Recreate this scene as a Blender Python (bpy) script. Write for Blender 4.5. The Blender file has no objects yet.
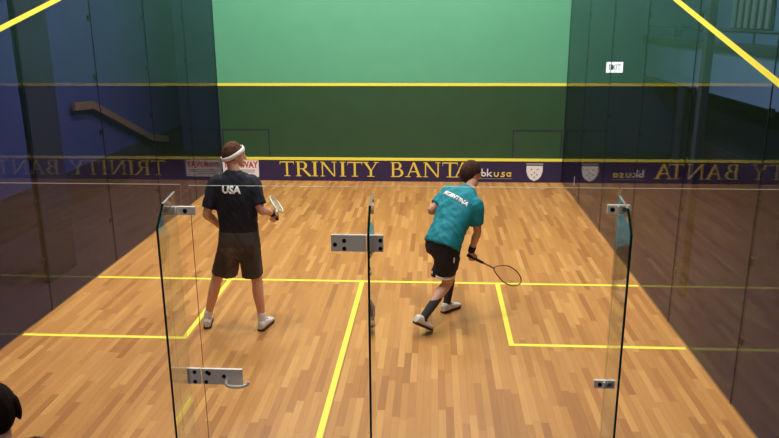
import bpy, bmesh, math, random
from mathutils import Vector, Matrix, noise
from mathutils.bvhtree import BVHTree
V = Vector
PI = math.pi
SC = bpy.context.scene
COL = SC.collection
random.seed(7)

# ------------------------------------------------------------------ materials
def srgb(r, g, b):
    f = lambda c: (c / 255 / 12.92) if c / 255 <= 0.04045 else ((c / 255 + 0.055) / 1.055) ** 2.4
    return (f(r), f(g), f(b), 1.0)

class NT:
    def __init__(s, name):
        s.m = bpy.data.materials.new(name); s.m.use_nodes = True
        s.t = s.m.node_tree; s.t.nodes.clear()
        s.out = s.n('ShaderNodeOutputMaterial')
    def n(s, kind, **kw):
        nd = s.t.nodes.new(kind)
        for k, v in kw.items(): setattr(nd, k, v)
        return nd
    def l(s, a, b): s.t.links.new(a, b)
    def math(s, op, a, b=None, c=None):
        nd = s.n('ShaderNodeMath', operation=op)
        for i, x in enumerate((a, b, c)):
            if x is None: continue
            if isinstance(x, (int, float)): nd.inputs[i].default_value = x
            else: s.l(x, nd.inputs[i])
        return nd.outputs[0]

def mat(name, col, rough=0.6, metal=0.0, var=0.08, scale=14.0, bump=0.0, spec=0.4, stretch=(1, 1, 1)):
    """plain painted / cloth / metal surface with a little procedural variation"""
    k = NT(name)
    p = k.n('ShaderNodeBsdfPrincipled')
    tc = k.n('ShaderNodeTexCoord'); mp = k.n('ShaderNodeMapping'); mp.inputs['Scale'].default_value = stretch
    k.l(tc.outputs['Object'], mp.inputs['Vector'])
    nz = k.n('ShaderNodeTexNoise'); nz.inputs['Scale'].default_value = scale; nz.inputs['Detail'].default_value = 4
    k.l(mp.outputs[0], nz.inputs['Vector'])
    rp = k.n('ShaderNodeValToRGB')
    c = V(col[:3])
    rp.color_ramp.elements[0].position = 0.3; rp.color_ramp.elements[1].position = 0.7
    rp.color_ramp.elements[0].color = (*(c * (1 - var)), 1); rp.color_ramp.elements[1].color = (*(c * (1 + var)), 1)
    k.l(nz.outputs['Fac'], rp.inputs[0]); k.l(rp.outputs[0], p.inputs['Base Color'])
    p.inputs['Roughness'].default_value = rough; p.inputs['Metallic'].default_value = metal
    p.inputs['Specular IOR Level'].default_value = spec
    if bump:
        b = k.n('ShaderNodeBump'); b.inputs['Strength'].default_value = bump; b.inputs['Distance'].default_value = 0.01
        k.l(nz.outputs['Fac'], b.inputs['Height']); k.l(b.outputs[0], p.inputs['Normal'])
    k.l(p.outputs[0], k.out.inputs[0])
    return k.m

def glass(name, tint, f0=0.04, rough=0.0, k_=1.0):
    """sheet glass: each face lets light straight through and mirrors by Schlick's law"""
    k = NT(name)
    lw = k.n('ShaderNodeLayerWeight'); lw.inputs['Blend'].default_value = 0.5
    f = k.math('POWER', lw.outputs['Facing'], 5.0)
    f = k.math('MULTIPLY_ADD', f, (1 - f0) * k_, f0 * k_)
    t = k.n('ShaderNodeBsdfTransparent'); t.inputs[0].default_value = (*tint, 1)
    g = k.n('ShaderNodeBsdfGlossy'); g.inputs['Roughness'].default_value = rough; g.inputs[0].default_value = (1, 1, 1, 1)
    mx = k.n('ShaderNodeMixShader'); k.l(f, mx.inputs[0]); k.l(t.outputs[0], mx.inputs[1]); k.l(g.outputs[0], mx.inputs[2])
    k.l(mx.outputs[0], k.out.inputs[0])
    return k.m

def emis(name, col, strength):
    k = NT(name); e = k.n('ShaderNodeEmission'); e.inputs[0].default_value = col; e.inputs[1].default_value = strength
    k.l(e.outputs[0], k.out.inputs[0]); return k.m

def wood_floor(name):
    k = NT(name); W = 0.060
    tc = k.n('ShaderNodeTexCoord'); sp = k.n('ShaderNodeSeparateXYZ'); k.l(tc.outputs['Object'], sp.inputs[0])
    u = k.math('DIVIDE', sp.outputs['X'], W); row = k.math('FLOOR', u); fu = k.math('FRACT', u)
    wn = k.n('ShaderNodeTexWhiteNoise', noise_dimensions='1D'); k.l(row, wn.inputs['W'])
    ln = k.math('MULTIPLY_ADD', wn.outputs['Value'], 0.3, 0.55)
    off = k.math('MULTIPLY', wn.outputs['Value'], 37.7)
    v = k.math('ADD', k.math('DIVIDE', sp.outputs['Y'], ln), off)
    cell = k.math('FLOOR', v); fv = k.math('FRACT', v)
    cb = k.n('ShaderNodeCombineXYZ'); k.l(row, cb.inputs[0]); k.l(cell, cb.inputs[1])
    w2 = k.n('ShaderNodeTexWhiteNoise', noise_dimensions='2D'); k.l(cb.outputs[0], w2.inputs['Vector'])
    rp = k.n('ShaderNodeValToRGB'); e = rp.color_ramp.elements
    e[0].position = 0.0; e[0].color = srgb(168, 111, 58)
    e[1].position = 1.0; e[1].color = srgb(208, 152, 85)
    for pos, c in ((0.15, (180, 122, 64)), (0.4, (190, 132, 70)), (0.75, (196, 138, 75))):
        x = e.new(pos); x.color = srgb(*c)
    k.l(w2.outputs['Value'], rp.inputs[0])
    mp = k.n('ShaderNodeMapping'); mp.inputs['Scale'].default_value = (60, 3.0, 1); k.l(tc.outputs['Object'], mp.inputs['Vector'])
    va = k.n('ShaderNodeVectorMath', operation='ADD'); k.l(mp.outputs[0], va.inputs[0]); k.l(w2.outputs['Color'], va.inputs[1])
    nz = k.n('ShaderNodeTexNoise'); nz.inputs['Scale'].default_value = 1.0; nz.inputs['Detail'].default_value = 5
    k.l(va.outputs[0], nz.inputs['Vector'])
    gr = k.math('MULTIPLY_ADD', nz.outputs['Fac'], 0.30, 0.85)
    du = k.math('ABSOLUTE', k.math('SUBTRACT', fu, 0.5)); sm = k.math('GREATER_THAN', du, 0.478)
    dv = k.math('ABSOLUTE', k.math('SUBTRACT', fv, 0.5)); sn = k.math('GREATER_THAN', dv, 0.497)
    seam = k.math('MAXIMUM', sm, sn)
    fac = k.math('MULTIPLY', gr, k.math('MULTIPLY_ADD', seam, -0.22, 1.0))
    mx = k.n('ShaderNodeMix', data_type='RGBA', blend_type='MULTIPLY'); mx.inputs[0].default_value = 1
    k.l(rp.outputs[0], mx.inputs[6])
    cc = k.n('ShaderNodeCombineColor'); [k.l(fac, cc.inputs[i]) for i in range(3)]
    k.l(cc.outputs[0], mx.inputs[7])
    p = k.n('ShaderNodeBsdfPrincipled'); k.l(mx.outputs[2], p.inputs['Base Color'])
    p.inputs['Roughness'].default_value = 0.42; p.inputs['Specular IOR Level'].default_value = 0.3
    k.l(p.outputs[0], k.out.inputs[0]); return k.m

M = dict(
    wood=wood_floor('maple_boards'),
    carpet=mat('dark_carpet', srgb(62, 46, 58), 0.95, var=0.25, scale=60, spec=0.1),
    green=mat('court_green', srgb(94, 168, 128), 0.5, var=0.03, scale=3),
    dgreen=mat('court_dark_green', srgb(48, 80, 52), 0.4, var=0.05, scale=3),
    yellow=mat('yellow_line', srgb(252, 236, 78), 0.5, var=0.03),
    navy=mat('tin_navy', srgb(50, 38, 74), 0.5, var=0.12, scale=5),
    gold=mat('gold_lettering', srgb(238, 210, 80), 0.5, var=0.04),
    white=mat('white_print', srgb(236, 232, 226), 0.6, var=0.03),
    red=mat('red_print', srgb(200, 52, 60), 0.6, var=0.05),
    grey=mat('grey_print', srgb(150, 140, 142), 0.6),
    pane=glass('clear_glass', (0.985, 0.99, 0.985), 0.02),
    side=glass('side_glass', (0.84, 0.86, 0.90), 0.026, k_=0.62),
    fin=glass('fin_glass', (0.88, 0.92, 0.91), 0.025),
    edge=mat('green_glass_edge', srgb(16, 52, 42), 0.12, spec=0.6, var=0.15),
    topedge=mat('polished_glass_edge', srgb(150, 140, 116), 0.3, spec=0.6),
    gap=mat('brown_door_seal', srgb(110, 66, 40), 0.5),
    seam=mat('dark_silicone', srgb(16, 18, 24), 0.5),
    steel=mat('brushed_steel', srgb(238, 226, 210), 0.38, metal=0.1, var=0.05, scale=30, stretch=(1, 20, 20)),
    bolt=mat('dark_bolt', srgb(26, 24, 24), 0.4),
    bluewall=mat('blue_wall', srgb(60, 62, 112), 0.85, var=0.06, scale=2),
    darkwall=mat('navy_wall', srgb(26, 32, 52), 0.85, var=0.1, scale=2),
    palewall=mat('grey_blue_wall', srgb(92, 118, 150), 0.8, var=0.05, scale=2),
    beam=mat('dark_beam', srgb(36, 46, 58), 0.6),
    pillar=mat('dark_pillar', srgb(34, 32, 58), 0.7),
    rail=mat('brown_rail', srgb(128, 96, 84), 0.5),
    foot_dark=mat('wall_foot_darkener', srgb(54, 40, 52), 0.9, var=0.15, scale=3),  # carpet-like dark tone of the strips added to darken the wall foot
    ceil=mat('dark_ceiling', srgb(40, 42, 48), 0.9),
    slat=mat('pale_slat', srgb(120, 140, 136), 0.6),
    signlit=emis('lit_sign_face', (1, 0.96, 0.95, 1), 2.2),
    skin=mat('skin', srgb(216, 160, 132), 0.5, var=0.05, scale=9),
    skinb=mat('skin_tan', srgb(206, 150, 120), 0.5, var=0.05, scale=9),
    hair=mat('brown_hair', srgb(84, 54, 38), 0.8, spec=.15, var=0.35, scale=40, stretch=(1, 1, 0.25), bump=0.5),
    hairb=mat('dark_brown_hair', srgb(66, 42, 32), 0.8, spec=.15, var=0.35, scale=40, stretch=(1, 1, 0.25), bump=0.5),
    black_hair=mat('black_hair', srgb(30, 19, 16), 0.85, spec=.1, var=0.4, scale=40, stretch=(1, 1, 0.2), bump=0.5),
    band=mat('white_towelling', srgb(232, 228, 224), 0.9, var=0.06, scale=60, bump=0.3),
    tee=mat('navy_cloth', srgb(24, 25, 36), 0.85, var=0.15, scale=10, bump=0.25),
    teal=mat('teal_cloth', srgb(12, 126, 138), 0.75, var=0.10, scale=8, bump=0.25),
    short=mat('charcoal_cloth', srgb(66, 55, 48), 0.85, var=0.18, scale=9, bump=0.25),
    black=mat('black_cloth', srgb(26, 22, 24), 0.8, var=0.15, scale=9, bump=0.2),
    sock=mat('grey_sock', srgb(52, 46, 48), 0.9, var=0.15, scale=40),
    shoe=mat('white_shoe', srgb(222, 216, 206), 0.6, var=0.06, scale=20),
    sole=mat('dark_sole', srgb(62, 44, 36), 0.7),
    eyew=mat('eye_white', srgb(230, 226, 220), 0.3),
    lip=mat('lip', srgb(168, 98, 84), 0.5),
    strings=mat('racket_string', srgb(210, 206, 190), 0.5),
    frame=mat('racket_frame', srgb(206, 206, 176), 0.35),
    frameb=mat('racket_frame_brown', srgb(156, 106, 74), 0.4),
    grip=mat('racket_grip', srgb(38, 32, 32), 0.9, bump=0.3),
    jumper=mat('dark_jumper', srgb(40, 36, 44), 0.9, var=0.15, bump=0.2),
    bench=mat('bench_wood', srgb(96, 70, 50), 0.6, var=0.2, stretch=(1, 10, 10)),
)

# ------------------------------------------------------------------ mesh helpers
def box(bm, x0, x1, y0, y1, z0, z1, mi=0):
    vs = [bm.verts.new((x, y, z)) for x in (x0, x1) for y in (y0, y1) for z in (z0, z1)]
    fs = []
    for q in ((0, 1, 3, 2), (4, 6, 7, 5), (0, 4, 5, 1), (2, 3, 7, 6), (0, 2, 6, 4), (1, 5, 7, 3)):
        f = bm.faces.new([vs[i] for i in q]); f.material_index = mi; fs.append(f)
    return fs

def prism(bm, pts, d, mi=0, capmi=None):
    """closed polygon (list of Vectors) pushed along vector d"""
    a = [bm.verts.new(p) for p in pts]; b = [bm.verts.new(V(p) + d) for p in pts]
    n = len(pts)
    f1 = bm.faces.new(a); f2 = bm.faces.new(b[::-1])
    f1.material_index = f2.material_index = mi if capmi is None else capmi
    for i in range(n):
        f = bm.faces.new((a[i], b[i], b[(i + 1) % n], a[(i + 1) % n])); f.material_index = mi

def cyl(bm, p0, p1, r, n=16, mi=0):
    p0, p1 = V(p0), V(p1); loft(bm, [ring(p0, p1 - p0, r, n=n), ring(p1, p1 - p0, r, n=n)], mi)

def frame_of(d):
    d = V(d).normalized(); a = V((0, 0, 1)) if abs(d.z) < 0.9 else V((0, 1, 0))
    x = d.cross(a).normalized(); return x, d.cross(x).normalized()

def ring(c, d, r, n=14):
    x, y = frame_of(d); return [V(c) + (x * math.cos(2 * PI * i / n) + y * math.sin(2 * PI * i / n)) * r for i in range(n)]

def loft(bm, rings, mi=0):
    R = [[bm.verts.new(p) for p in r] for r in rings]; n = len(R[0])
    for a, b in zip(R, R[1:]):
        for i in range(n):
            f = bm.faces.new((a[i], a[(i + 1) % n], b[(i + 1) % n], b[i])); f.material_index = mi
    for r in (R[0], R[-1]):
        f = bm.faces.new(r); f.material_index = mi

def cat(P, t):
    """catmull-rom through list of tuples/Vectors"""
    n = len(P) - 1; i = min(int(t), n - 1); u = t - i
    g = lambda j: P[max(0, min(n, j))]
    a, b, c, d = g(i - 1), g(i), g(i + 1), g(i + 2)
    return 0.5 * (2 * b + (c - a) * u + (2 * a - 5 * b + 4 * c - d) * u * u + (3 * b - a - 3 * c + d) * u ** 3)

def limb(bm, pts, n=16, sub=4, cap=True, mi=0):
    """smooth tapered tube through [(point, radius), ...] with rounded ends"""
    P = [V(p) for p, r in pts]; R = [float(r) for p, r in pts]
    S = [(cat(P, k / sub), cat(R, k / sub)) for k in range((len(P) - 1) * sub + 1)]
    rings = []
    X = frame_of(S[1][0] - S[0][0])[0]
    for i, (c, r) in enumerate(S):
        d = (S[min(i + 1, len(S) - 1)][0] - S[max(i - 1, 0)][0]).normalized()
        X = (X - d * X.dot(d)).normalized(); Y = d.cross(X)
        if cap and i == 0:
            for a in (1.45, 1.0, 0.5):
                rings.append([c - d * r * math.sin(a) + (X * math.cos(t) + Y * math.sin(t)) * r * math.cos(a) for t in [2 * PI * j / n for j in range(n)]])
        rings.append([c + (X * math.cos(t) + Y * math.sin(t)) * r for t in [2 * PI * j / n for j in range(n)]])
        if cap and i == len(S) - 1:
            for a in (0.5, 1.0, 1.45):
                rings.append([c + d * r * math.sin(a) + (X * math.cos(t) + Y * math.sin(t)) * r * math.cos(a) for t in [2 * PI * j / n for j in range(n)]])
    loft(bm, rings, mi)

def trunk(bm, rows, n=28, sub=4, ex=2.3, mi=0):
    """elliptical loft: rows of (centre, lateral axis, half width, half depth)"""
    C = [V(r[0]) for r in rows]; L = [V(r[1]).normalized() for r in rows]
    A = [float(r[2]) for r in rows]; B = [float(r[3]) for r in rows]
    rings = []; m = (len(rows) - 1) * sub
    cs = [cat(C, k / sub) for k in range(m + 1)]
    for k in range(m + 1):
        t = k / sub; d = (cs[min(k + 1, m)] - cs[max(k - 1, 0)]).normalized()
        l = cat(L, t); l = (l - d * l.dot(d)).normalized(); dp = d.cross(l)
        a, b = cat(A, t), cat(B, t); rg = []
        for j in range(n):
            w = 2 * PI * j / n; c, s = math.cos(w), math.sin(w)
            rg.append(cs[k] + l * a * math.copysign(abs(c) ** (2 / ex), c) + dp * b * math.copysign(abs(s) ** (2 / ex), s))
        rings.append(rg)
    loft(bm, rings, mi)

def blob(bm, c, axes, n=20, m=14, fn=None):
    """ellipsoid with half axes given as three vectors; fn reshapes unit-sphere points first"""
    c = V(c); X, Y, Z = (V(a) for a in axes); rows = []
    for i in range(1, m):
        th = PI * i / m; rw = []
        for j in range(n):
            ph = 2 * PI * j / n
            p = V((math.sin(th) * math.cos(ph), math.sin(th) * math.sin(ph), math.cos(th)))
            if fn: p = fn(p)
            rw.append(bm.verts.new(c + X * p.x + Y * p.y + Z * p.z))
        rows.append(rw)
    for sgn, rw in ((1, rows[0]), (-1, rows[-1])):
        p = V((0, 0, sgn)); p = fn(p) if fn else p
        t = bm.verts.new(c + X * p.x + Y * p.y + Z * p.z)
        for j in range(n): bm.faces.new((t, rw[j], rw[(j + 1) % n]))
    for a, b in zip(rows, rows[1:]):
        for j in range(n): bm.faces.new((a[j], b[j], b[(j + 1) % n], a[(j + 1) % n]))

def put(o, parent):
    COL.objects.link(o)
    if parent:
        o.parent = parent
    return o

def base_of(o):
    p = V((0, 0, 0))
    while o: p += o.location; o = o.parent
    return p

def obj(name, bm, mats, parent=None, smooth=False, loc=None, bevel=0.0, local=False):
    """one mesh object; vertices are given in world space unless local"""
    bmesh.ops.recalc_face_normals(bm, faces=bm.faces)
    me = bpy.data.meshes.new(name); bm.to_mesh(me); bm.free()
    for m in (mats if isinstance(mats, (list, tuple)) else [mats]): me.materials.append(m)
    if smooth: me.polygons.foreach_set('use_smooth', [True] * len(me.polygons))
    o = bpy.data.objects.new(name, me)
    if loc is not None: o.location = V(loc)
    put(o, parent)
    if not local: me.transform(Matrix.Translation(-base_of(o)))
    if bevel:
        b = o.modifiers.new('bevel', 'BEVEL'); b.width = bevel; b.segments = 2; b.limit_method = 'ANGLE'
    return o

def remesh(name, bm, m, parent, voxel=0.006, it=3, fac=0.5, folds=0.0):
    """union of overlapping closed volumes as ONE continuous smooth surface"""
    bmesh.ops.recalc_face_normals(bm, faces=bm.faces)
    me = bpy.data.meshes.new('tmp'); bm.to_mesh(me); bm.free()
    t = bpy.data.objects.new('tmp', me); COL.objects.link(t)
    r = t.modifiers.new('r', 'REMESH'); r.mode = 'VOXEL'; r.voxel_size = voxel; r.use_smooth_shade = True
    s = t.modifiers.new('s', 'SMOOTH'); s.iterations = it; s.factor = fac
    dg = bpy.context.evaluated_depsgraph_get(); dg.update()
    nm = bpy.data.meshes.new_from_object(t.evaluated_get(dg))
    bpy.data.objects.remove(t)
    nm.name = name; nm.materials.clear(); nm.materials.append(m)
    nm.polygons.foreach_set('use_smooth', [True] * len(nm.polygons))
    if folds:                                    # soft hanging creases of cloth
        ns = [v.normal.copy() for v in nm.vertices]
        for v, n in zip(nm.vertices, ns):
            p = v.co; v.co = p + n * folds * (1.3 * noise.noise(V((p.x * 16, p.y * 16, p.z * 5))) + .7 * noise.noise(V((p.x * 26 + p.z * 14, p.y * 26, p.z * 11))) + .35)
    o = bpy.data.objects.new(name, nm); put(o, parent)
    nm.transform(Matrix.Translation(-base_of(o)))
    return o

def thing(name, label, catg, loc=(0, 0, 0), group=None):
    o = bpy.data.objects.new(name, None); COL.objects.link(o); o.location = V(loc); o.empty_display_size = 0.1
    return tag(o, label, catg, group)

def tag(o, label, catg, group=None):
    o['label'] = label; o['category'] = catg
    if group: o['group'] = group
    return o

def struct(o, label=None, catg=None):
    o['kind'] = 'structure'
    if label: o['label'] = label
    if catg: o['category'] = catg
    return o

def text_mesh(s, size, extrude=0.0, shear=0.0, bold=0.0):
    cu = bpy.data.curves.new('t', 'FONT'); cu.body = s; cu.size = size; cu.extrude = extrude
    cu.align_x = 'CENTER'; cu.align_y = 'CENTER'; cu.shear = shear; cu.offset = bold; cu.resolution_u = 3
    t = bpy.data.objects.new('t', cu); COL.objects.link(t)
    dg = bpy.context.evaluated_depsgraph_get(); dg.update()
    me = bpy.data.meshes.new_from_object(t.evaluated_get(dg))
    bpy.data.objects.remove(t)
    bm = bmesh.new(); bm.from_mesh(me); bpy.data.meshes.remove(me)
    return bm

# ------------------------------------------------------------------ the court
CW, CL = 6.4, 9.75
# hall floor round the court (a ring of four slabs) and the court floor of boards
bm = bmesh.new()
box(bm, -2.0, 9.6, -6.5, -0.02, -0.12, 0); box(bm, -2.0, 9.6, CL + 0.0, 13.2, -0.12, 0)
box(bm, -2.0, -0.02, -0.02, CL, -0.12, 0); box(bm, CW + 0.02, 9.6, -0.02, CL, -0.12, 0)
struct(obj('floor_hall', bm, M['carpet']), 'dark carpeted hall floor around the glass court', 'floor')
bm = bmesh.new(); box(bm, -0.02, CW + 0.02, -0.02, CL, -0.1, 0)
FL = struct(obj('floor', bm, M['wood']), 'court floor of narrow honey-coloured wooden boards', 'floor')
def line(name, x0, x1, y0, y1):
    bm = bmesh.new(); box(bm, x0, x1, y0, y1, 0.0002, 0.002); obj(name, bm, M['yellow'], FL)
SY = CL - 5.49
line('short_line', 0.015, CW - 0.015, SY, SY + 0.05)
line('half_court_line', CW / 2 - 0.025, CW / 2 + 0.025, 0.02, SY)
for a, b, c, d in ((1.6, 1.65, 0.0, 1.6), (CW - 1.65, CW - 1.6, CW - 1.6, CW)):
    bm = bmesh.new()
    box(bm, a, b, SY - 1.65, SY, 0.0002, 0.002)
    if c == 0.0: box(bm, 0.015, a, SY - 1.65, SY - 1.6, 0.0002, 0.002)
    else: box(bm, b, CW - 0.015, SY - 1.65, SY - 1.6, 0.0002, 0.002)
    obj('service_box_line', bm, M['yellow'], FL)

# front wall
bm = bmesh.new()
box(bm, 0, CW, CL, CL + 0.12, 0, 1.78, 1); box(bm, 0, CW, CL, CL + 0.12, 1.78, 5.4, 0)
WF = struct(obj('wall_front', bm, [M['green'], M['dgreen']]), 'green front wall of the court, darker below the service line', 'wall')
bm = bmesh.new(); box(bm, 0.0, CW, CL - 0.006, CL, 1.78, 1.83); obj('service_line', bm, M['yellow'], WF)
bm = bmesh.new(); box(bm, 0.0, CW, CL - 0.006, CL, 4.57, 4.62); obj('out_line', bm, M['yellow'], WF)
for x0, x1 in ((0.03, 0.93), (5.47, 6.37)):      # camera ports with dark edges low in the wall's corners
    bm = bmesh.new(); t = 0.022; y0, y1 = CL - 0.004, CL
    box(bm, x0, x1, y0, y1, 0.96, 0.96 + t)
    box(bm, x0, x0 + t, y0, y1, 0.46, 0.96); box(bm, x1 - t, x1, y0, y1, 0.46, 0.96)
    obj('camera_port_edge', bm, M['beam'], WF)

# tin along the foot of the front wall
TI = thing('tin', 'navy board with gold lettering along the foot of the green front wall', 'board', (CW / 2, CL, 0))
bm = bmesh.new(); box(bm, 0.004, CW - 0.004, CL - 0.03, CL - 0.001, 0.0, 0.40); obj('board', bm, M['navy'], TI)
bm = bmesh.new(); box(bm, 0.004, CW - 0.004, CL - 0.036, CL - 0.001, 0.40, 0.447); obj('top_line', bm, M['yellow'], TI)
TY = CL - 0.0305
PX = lambda px: 1.087 + (px - 279) * 0.018897
def arc(cx, cz, rx, rz, a0, a1, w0, w1, n=12):
    """swelling stroke round an arc: thin at the ends, thick in the middle"""
    out = []
    for i in range(n):
        q = []
        for t, s in ((i / n, 1), ((i + 1) / n, 1), ((i + 1) / n, -1), (i / n, -1)):
            a = a0 + (a1 - a0) * t; w = (w0 + (w1 - w0) * math.sin(PI * t)) / 2
            q.append((cx + (rx + s * w) * math.cos(a), cz + (rz + s * w * 0.7) * math.sin(a)))
        out.append(q)
    return out
def R_(x0, x1, z0, z1): return [(x0, z0), (x1, z0), (x1, z1), (x0, z1)]
def serif(x0, x1, top): return R_(x0, x1, 0.955, 1.0) if top else R_(x0, x1, 0, 0.045)
def glyph(ch):
    """classical capitals as polygons in a unit box"""
    if ch == 'T': return [R_(.43, .57, 0, 1), R_(0, 1, .93, 1), [(0, .74), (.05, .93), (0, .95)], [(1, .74), (1, .95), (.95, .93)], serif(.28, .72, 0)]
    if ch == 'I': return [R_(.28, .72, 0, 1), serif(0, 1, 0), serif(0, 1, 1)]
    if ch == 'N': return [R_(.10, .17, 0, 1), R_(.83, .90, 0, 1), [(.06, 1), (.22, 1), (.90, 0), (.80, 0)], serif(0, .28, 0), serif(0, .15, 1), serif(.70, 1, 1)]
    if ch == 'R': return [R_(.10, .25, 0, 1), serif(0, .36, 0), serif(0, .3, 1), R_(.25, .45, .945, 1), R_(.25, .45, .48, .53), [(.38, .5), (.54, .5), (1, 0), (.82, 0)]] + arc(.43, .738, .22, .232, PI / 2, -PI / 2, .055, .16)
    if ch == 'B': return [R_(.10, .27, 0, 1), serif(0, .3, 0), serif(0, .3, 1), R_(.27, .5, .945, 1), R_(.27, .55, .50, .55), R_(.27, .55, 0, .055)] + arc(.48, .76, .26, .212, PI / 2, -PI / 2, .06, .17) + arc(.54, .275, .34, .25, PI / 2, -PI / 2, .06, .19)
    if ch == 'A': return [[(.12, 0), (.19, 0), (.52, .93), (.46, 1)], [(.44, 1), (.56, 1), (.92, 0), (.76, 0)], R_(.26, .72, .33, .39), serif(0, .32, 0), serif(.66, 1, 0)]
    if ch == 'Y': return [[(.06, 1), (.24, 1), (.56, .42), (.44, .42)], [(.82, 1), (.90, 1), (.56, .42), (.50, .42)], R_(.43, .57, 0, .46), serif(0, .36, 1), serif(.68, 1, 1), serif(.28, .72, 0)]
def plate(bm, poly, y, d=0.003):      # poly in (x, z): a flat raised shape facing the court
    prism(bm, [V((x, y, z)) for x, z in poly], V((0, -d, 0)))
Z0, H = 0.088, 0.283
for ch, a, b in (('T', 280, 294.4), ('R', 296, 312), ('I', 312.4, 318.6), ('N', 320.8, 337.4), ('I', 340.4, 346.6), ('T', 348.3, 363), ('Y', 363.5, 380),
                 ('B', 391.6, 404.6), ('A', 406, 423), ('N', 424, 441), ('T', 443, 458), ('A', 453.5, 472)):
    x0, x1 = PX(a), PX(b); bm = bmesh.new()
    for k, pl in enumerate(glyph(ch)): plate(bm, [(x0 + (x1 - x0) * u, Z0 + H * v) for u, v in pl], TY, 0.003 + 0.0002 * k)
    obj('gold_letter', bm, M['gold'], TI)
def stroke(bm, pts, w, y, closed=False):
    P = [V((p[0], 0, p[1])) for p in pts]; n = len(P); L, Rr = [], []
    for i in range(n):
        a = P[(i - 1) % n] if (closed or i) else P[i]; b = P[(i + 1) % n] if (closed or i < n - 1) else P[i]
        d = (b - a).normalized(); nn = V((-d.z, 0, d.x)); L.append(P[i] + nn * w / 2); Rr.append(P[i] - nn * w / 2)
    for i in range(n if closed else n - 1):
        j = (i + 1) % n; plate(bm, [(q.x, q.z) for q in (L[i], L[j], Rr[j], Rr[i])], y, 0.003 + 0.0001 * (i % 3))
def circ(cx, cz, r, a0=0, a1=360, n=14, rz=None):
    return [(cx + r * math.cos(math.radians(a0 + (a1 - a0) * i / n)), cz + (rz or r) * math.sin(math.radians(a0 + (a1 - a0) * i / n))) for i in range(n + 1)]
X0, S, BZ, w = PX(481.6), 0.111, 0.118, 0.022          # letter pitch, baseline, pen width
h = 0.066
bm = bmesh.new()
stroke(bm, [(X0 + .01, BZ + .14), (X0 + .01, BZ)], w, TY); stroke(bm, circ(X0 + .043, BZ + h / 2, .033)[:-1], w, TY, True)
obj('white_letter', bm, M['white'], TI); bm = bmesh.new()
kx = X0 + S + .002
stroke(bm, [(kx, BZ + .14), (kx, BZ - .01)], w, TY); stroke(bm, [(kx + .075, BZ + .075), (kx + .012, BZ + .036), (kx + .08, BZ - .006)], w, TY)
obj('white_letter', bm, M['white'], TI)
bm = bmesh.new(); ux = X0 + 2 * S + .02
stroke(bm, [(ux, BZ + .075), (ux, BZ + .03)] + circ(ux + .035, BZ + .03, .035, 180, 360, 8) + [(ux + .07, BZ + .075)], w, TY)
obj('yellow_letter', bm, M['gold'], TI); bm = bmesh.new()
sx = ux + .125
stroke(bm, [(sx + .07, BZ + .07), (sx + .03, BZ + .07), (sx + .012, BZ + .052), (sx + .028, BZ + .036), (sx + .05, BZ + .03), (sx + .062, BZ + .012), (sx + .045, BZ - .004), (sx - .01, BZ - .004)], w, TY)
obj('yellow_letter', bm, M['gold'], TI); bm = bmesh.new()
ax = sx + .105
stroke(bm, circ(ax + .033, BZ + h / 2, .033)[:-1], w, TY, True); stroke(bm, [(ax + .07, BZ + .075), (ax + .07, BZ - .01)], w, TY)
obj('yellow_letter', bm, M['gold'], TI)
bm = bmesh.new(); plate(bm, R_(X0, PX(512), .064, .074), TY); obj('logo_underline', bm, M['grey'], TI)
# white crest
cx = PX(533.5); bm = bmesh.new()
prof = [(-.148, .318), (.148, .318), (.15, .22), (.125, .13), (.08, .068), (0, .028), (-.08, .068), (-.125, .13), (-.15, .22)]
plate(bm, [(cx + u, v) for u, v in prof], TY); CR = obj('crest', bm, M['white'], TI)
bm = bmesh.new()
plate(bm, R_(cx - .155, cx + .155, .335, .37), TY, .002)
for u, v in ((-.06, .25), (.055, .25), (-.05, .15), (.045, .15), (0, .10), (0, .19)):
    plate(bm, [(cx + u + .018 * a, v + .018 * b) for a, b in ((-1, 0), (0, -1), (1, 0), (0, 1))], TY, .0045)
obj('crest_marks', bm, M['grey'], CR)
# white banner at the tin's left end
bm = bmesh.new(); plate(bm, R_(.004 + .002, .70, .066, .392), TY, .002); BN = obj('banner', bm, M['white'], TI)
bm = text_mesh('AWAY', 0.165, bold=0.006)
bmesh.ops.transform(bm, matrix=Matrix.Translation((.48, TY - .0035, .30)) @ Matrix.Rotation(PI / 2, 4, 'X') @ Matrix.Scale(0.82, 4, (1, 0, 0)) @ Matrix.Scale(1.05, 4, (0, 1, 0)), verts=bm.verts)
for k in range(7): plate(bm, R_(.05 + .037 * k, .073 + .037 * k, .245 + .02 * (k % 2), .355), TY - .002, .0016)
obj('red_lettering', bm, M['red'], BN)
bm = bmesh.new()
for z, a, b in ((.19, .06, .62), (.155, .06, .62), (.115, .1, .5)): plate(bm, R_(a, b, z, z + .016), TY - .002, .0015)
obj('grey_print', bm, M['grey'], BN)

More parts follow.
